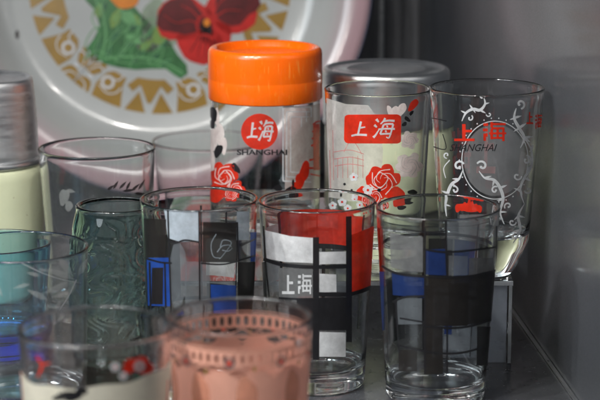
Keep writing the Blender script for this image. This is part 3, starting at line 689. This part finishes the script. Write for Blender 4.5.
plate('enamel_chips', [blob(18, 36, 1.6, 4.5)], PDK, 0).location = (0, TR, .0016+.0005)

# ------------------------------------------------------------------ risers and rod
RS = thing('acrylic_riser', 'clear acrylic riser carrying the souvenir glasses and the orange lidded jar', 'riser', (.018, 1.215, 0))
x0, x1 = -.116, .1155
box('top_panel', (x0, x1, 0, .276, .0510, .0540), ACRYL, RS, .0003)
box('side_panel', (x0, x0+.003, 0, .276, .0005, .0507), ACRYL, RS, .0003)
box('side_panel', (x1-.003, x1, 0, .276, .0005, .0507), ACRYL, RS, .0003)
box('front_edge', (x0, x1, -.0012, -.0001, .0512, .0538), EDGE, RS)
box('front_edge', (x1-.0025, x1-.0005, -.0012, -.0001, .0006, .0508), EDGE, RS)
box('front_panel', (x1-.050, x1-.0034, .0004, .003, .0005, .0507), ACRF, RS, .0003)
CHR = metal('chrome', (.8, .8, .82), .10, (1, 1, 1), .02, 20)
RD = thing('support_rod', 'thin chrome rod rising behind the aluminium canister', 'rod', (.0715, 1.742, 0))
lathe('rod', [(0, .004), (.0021, .004), (.0021, .62), (0, .621)], ALU, RD, seg=32)
lathe('rod_foot', [(0, 0), (.007, 0), (.0072, .003), (.0055, .0042), (0, .0044)], CHR, RD, seg=32)

# ------------------------------------------------------------------ the setting: the display shelf
def struct(o): o['kind'] = 'structure'; return o
m, nt, b = new_mat('dark_coated_metal_wall')
ns = noise(nt, 14, 5, .6); r_ = ramp(nt, ns.outputs[0], [(.3, (.048, .052, .060)), (.7, (.066, .071, .081))]); nt.links.new(r_.outputs[0], b.inputs['Base Color'])
n3 = noise(nt, 900, 2, .6); r3 = ramp(nt, n3.outputs[0], [(.35, .30), (.7, .40)]); nt.links.new(r3.outputs[0], b.inputs['Roughness'])
b.inputs['Coat Weight'].default_value = .32; b.inputs['Coat Roughness'].default_value = .09; bump(nt, b, n3.outputs[0], .10, .0004)
WALL = m
BACKW = paint('grey_back_panel', (.17, .175, .19), .5, .1, .12, 14)
m, nt, b = new_mat('shelf_laminate')
ns = noise(nt, 20, 6, .65); r_ = ramp(nt, ns.outputs[0], [(.3, (.035, .037, .042)), (.7, (.06, .063, .07))]); nt.links.new(r_.outputs[0], b.inputs['Base Color'])
n3 = noise(nt, 120, 5, .7); r3 = ramp(nt, n3.outputs[0], [(.35, .12), (.75, .36)]); nt.links.new(r3.outputs[0], b.inputs['Roughness'])
SHELF = m
d1 = noise(nt, 700, 2, .5); d2 = ramp(nt, d1.outputs[0], [(.70, 0), (.74, .7)]); dm = N(nt, 'ShaderNodeMixRGB'); dm.inputs[2].default_value = (.30, .30, .29, 1)   # dust
nt.links.new(d2.outputs[0], dm.inputs[0]); nt.links.new(r_.outputs[0], dm.inputs[1]); nt.links.new(dm.outputs[0], b.inputs['Base Color'])
def sheet(name, vs, mat):
    me = bpy.data.meshes.new(name); me.from_pydata(vs, [], [(0, 1, 2, 3), (7, 6, 5, 4), (0, 4, 5, 1), (1, 5, 6, 2), (2, 6, 7, 3), (3, 7, 4, 0)])
    bm = bmesh.new(); bm.from_mesh(me); bmesh.ops.recalc_face_normals(bm, faces=bm.faces[:]); bm.to_mesh(me); bm.free()
    return struct(link(name, me, mat, None, False))
BY = 1.834
wx = lambda y: .1565-.08*(y-1.24)
sheet('floor', [(-.75, .35, 0), (.32, .35, 0), (.32, 1.93, 0), (-.75, 1.93, 0), (-.75, .35, -.02), (.32, .35, -.02), (.32, 1.93, -.02), (-.75, 1.93, -.02)], SHELF)
sheet('side_wall', [(wx(.35), .35, .0004), (wx(.35)+.018, .35, .0004), (wx(BY)+.018, BY, .0004), (wx(BY), BY, .0004), (wx(.35), .35, .62), (wx(.35)+.018, .35, .62), (wx(BY)+.018, BY, .62), (wx(BY), BY, .62)], WALL)
sheet('back_wall', [(-.75, BY+.0004, .0004), (.25, BY+.0004, .0004), (.25, BY+.018, .0004), (-.75, BY+.018, .0004), (-.75, BY+.0004, .62), (.25, BY+.0004, .62), (.25, BY+.018, .62), (-.75, BY+.018, .62)], BACKW)
sheet('wall_trim', [(wx(.35)-.0022, .35, .0004), (wx(.35)-.0004, .35, .0004), (wx(BY)-.0004, BY-.001, .0004), (wx(BY)-.0022, BY-.001, .0004), (wx(.35)-.0022, .35, .002), (wx(.35)-.0004, .35, .002), (wx(BY)-.0004, BY-.001, .002), (wx(BY)-.0022, BY-.001, .002)], ALU2)

# ------------------------------------------------------------------ light: case lamps above, added front fill, dim room
W = bpy.data.worlds.new('World'); S.world = W; W.use_nodes = True
bg = W.node_tree.nodes['Background']; bg.inputs[0].default_value = (.55, .68, .95, 1); bg.inputs[1].default_value = .025
def lamp(name, loc, target, size, power, col=(1, .97, .93), sy=None, spread=180):
    l = bpy.data.lights.new(name, 'AREA'); l.size = size; l.energy = power; l.color = col; l.spread = radians(spread)
    if sy: l.shape = 'RECTANGLE'; l.size_y = sy
    else: l.shape = 'DISK'
    o = bpy.data.objects.new(name, l); COL.objects.link(o); o.location = loc
    from mathutils import Vector
    o.rotation_euler = (Vector(target)-Vector(loc)).to_track_quat('-Z', 'Y').to_euler()
for x, y, z, p in ((-.46, .88, .66, 1.25), (-.32, .84, .68, 1.15), (-.16, .82, .70, .95), (.0, .84, .72, .45)):
    lamp('case_and_fill_lamp', (x, y, z), (-.08, 1.13, .06), .026, p, spread=118)
lamp('case_and_fill_lamp', (-.30, .56, .62), (-.05, .93, .07), .03, .62, spread=70)  # extra fill lamp, added to brighten the front glasses
lamp('room_light', (-1.0, .25, .75), (0, 1.2, .08), .75, 7.5, (.84, .94, 1))

# ------------------------------------------------------------------ camera
cam = bpy.data.cameras.new('Camera'); co = bpy.data.objects.new('Camera', cam); COL.objects.link(co); S.camera = co
co.location = (0, 0, H); co.rotation_euler = (radians(78), 0, 0)
cam.lens = 120; cam.sensor_width = 36; cam.clip_start = .05; cam.clip_end = 50
cam.dof.use_dof = True; cam.dof.focus_distance = 1.25; cam.dof.aperture_fstop = 11
S.view_settings.view_transform = 'Standard'; S.view_settings.look = 'None'; S.view_settings.exposure = 0; S.view_settings.gamma = 1
cy = S.cycles
cy.max_bounces = 40; cy.transmission_bounces = 36; cy.glossy_bounces = 8; cy.diffuse_bounces = 4; cy.transparent_max_bounces = 40
cy.use_denoising = True; cy.sample_clamp_indirect = 20; cy.caustics_refractive = True; cy.caustics_reflective = True; cy.blur_glossy = .6
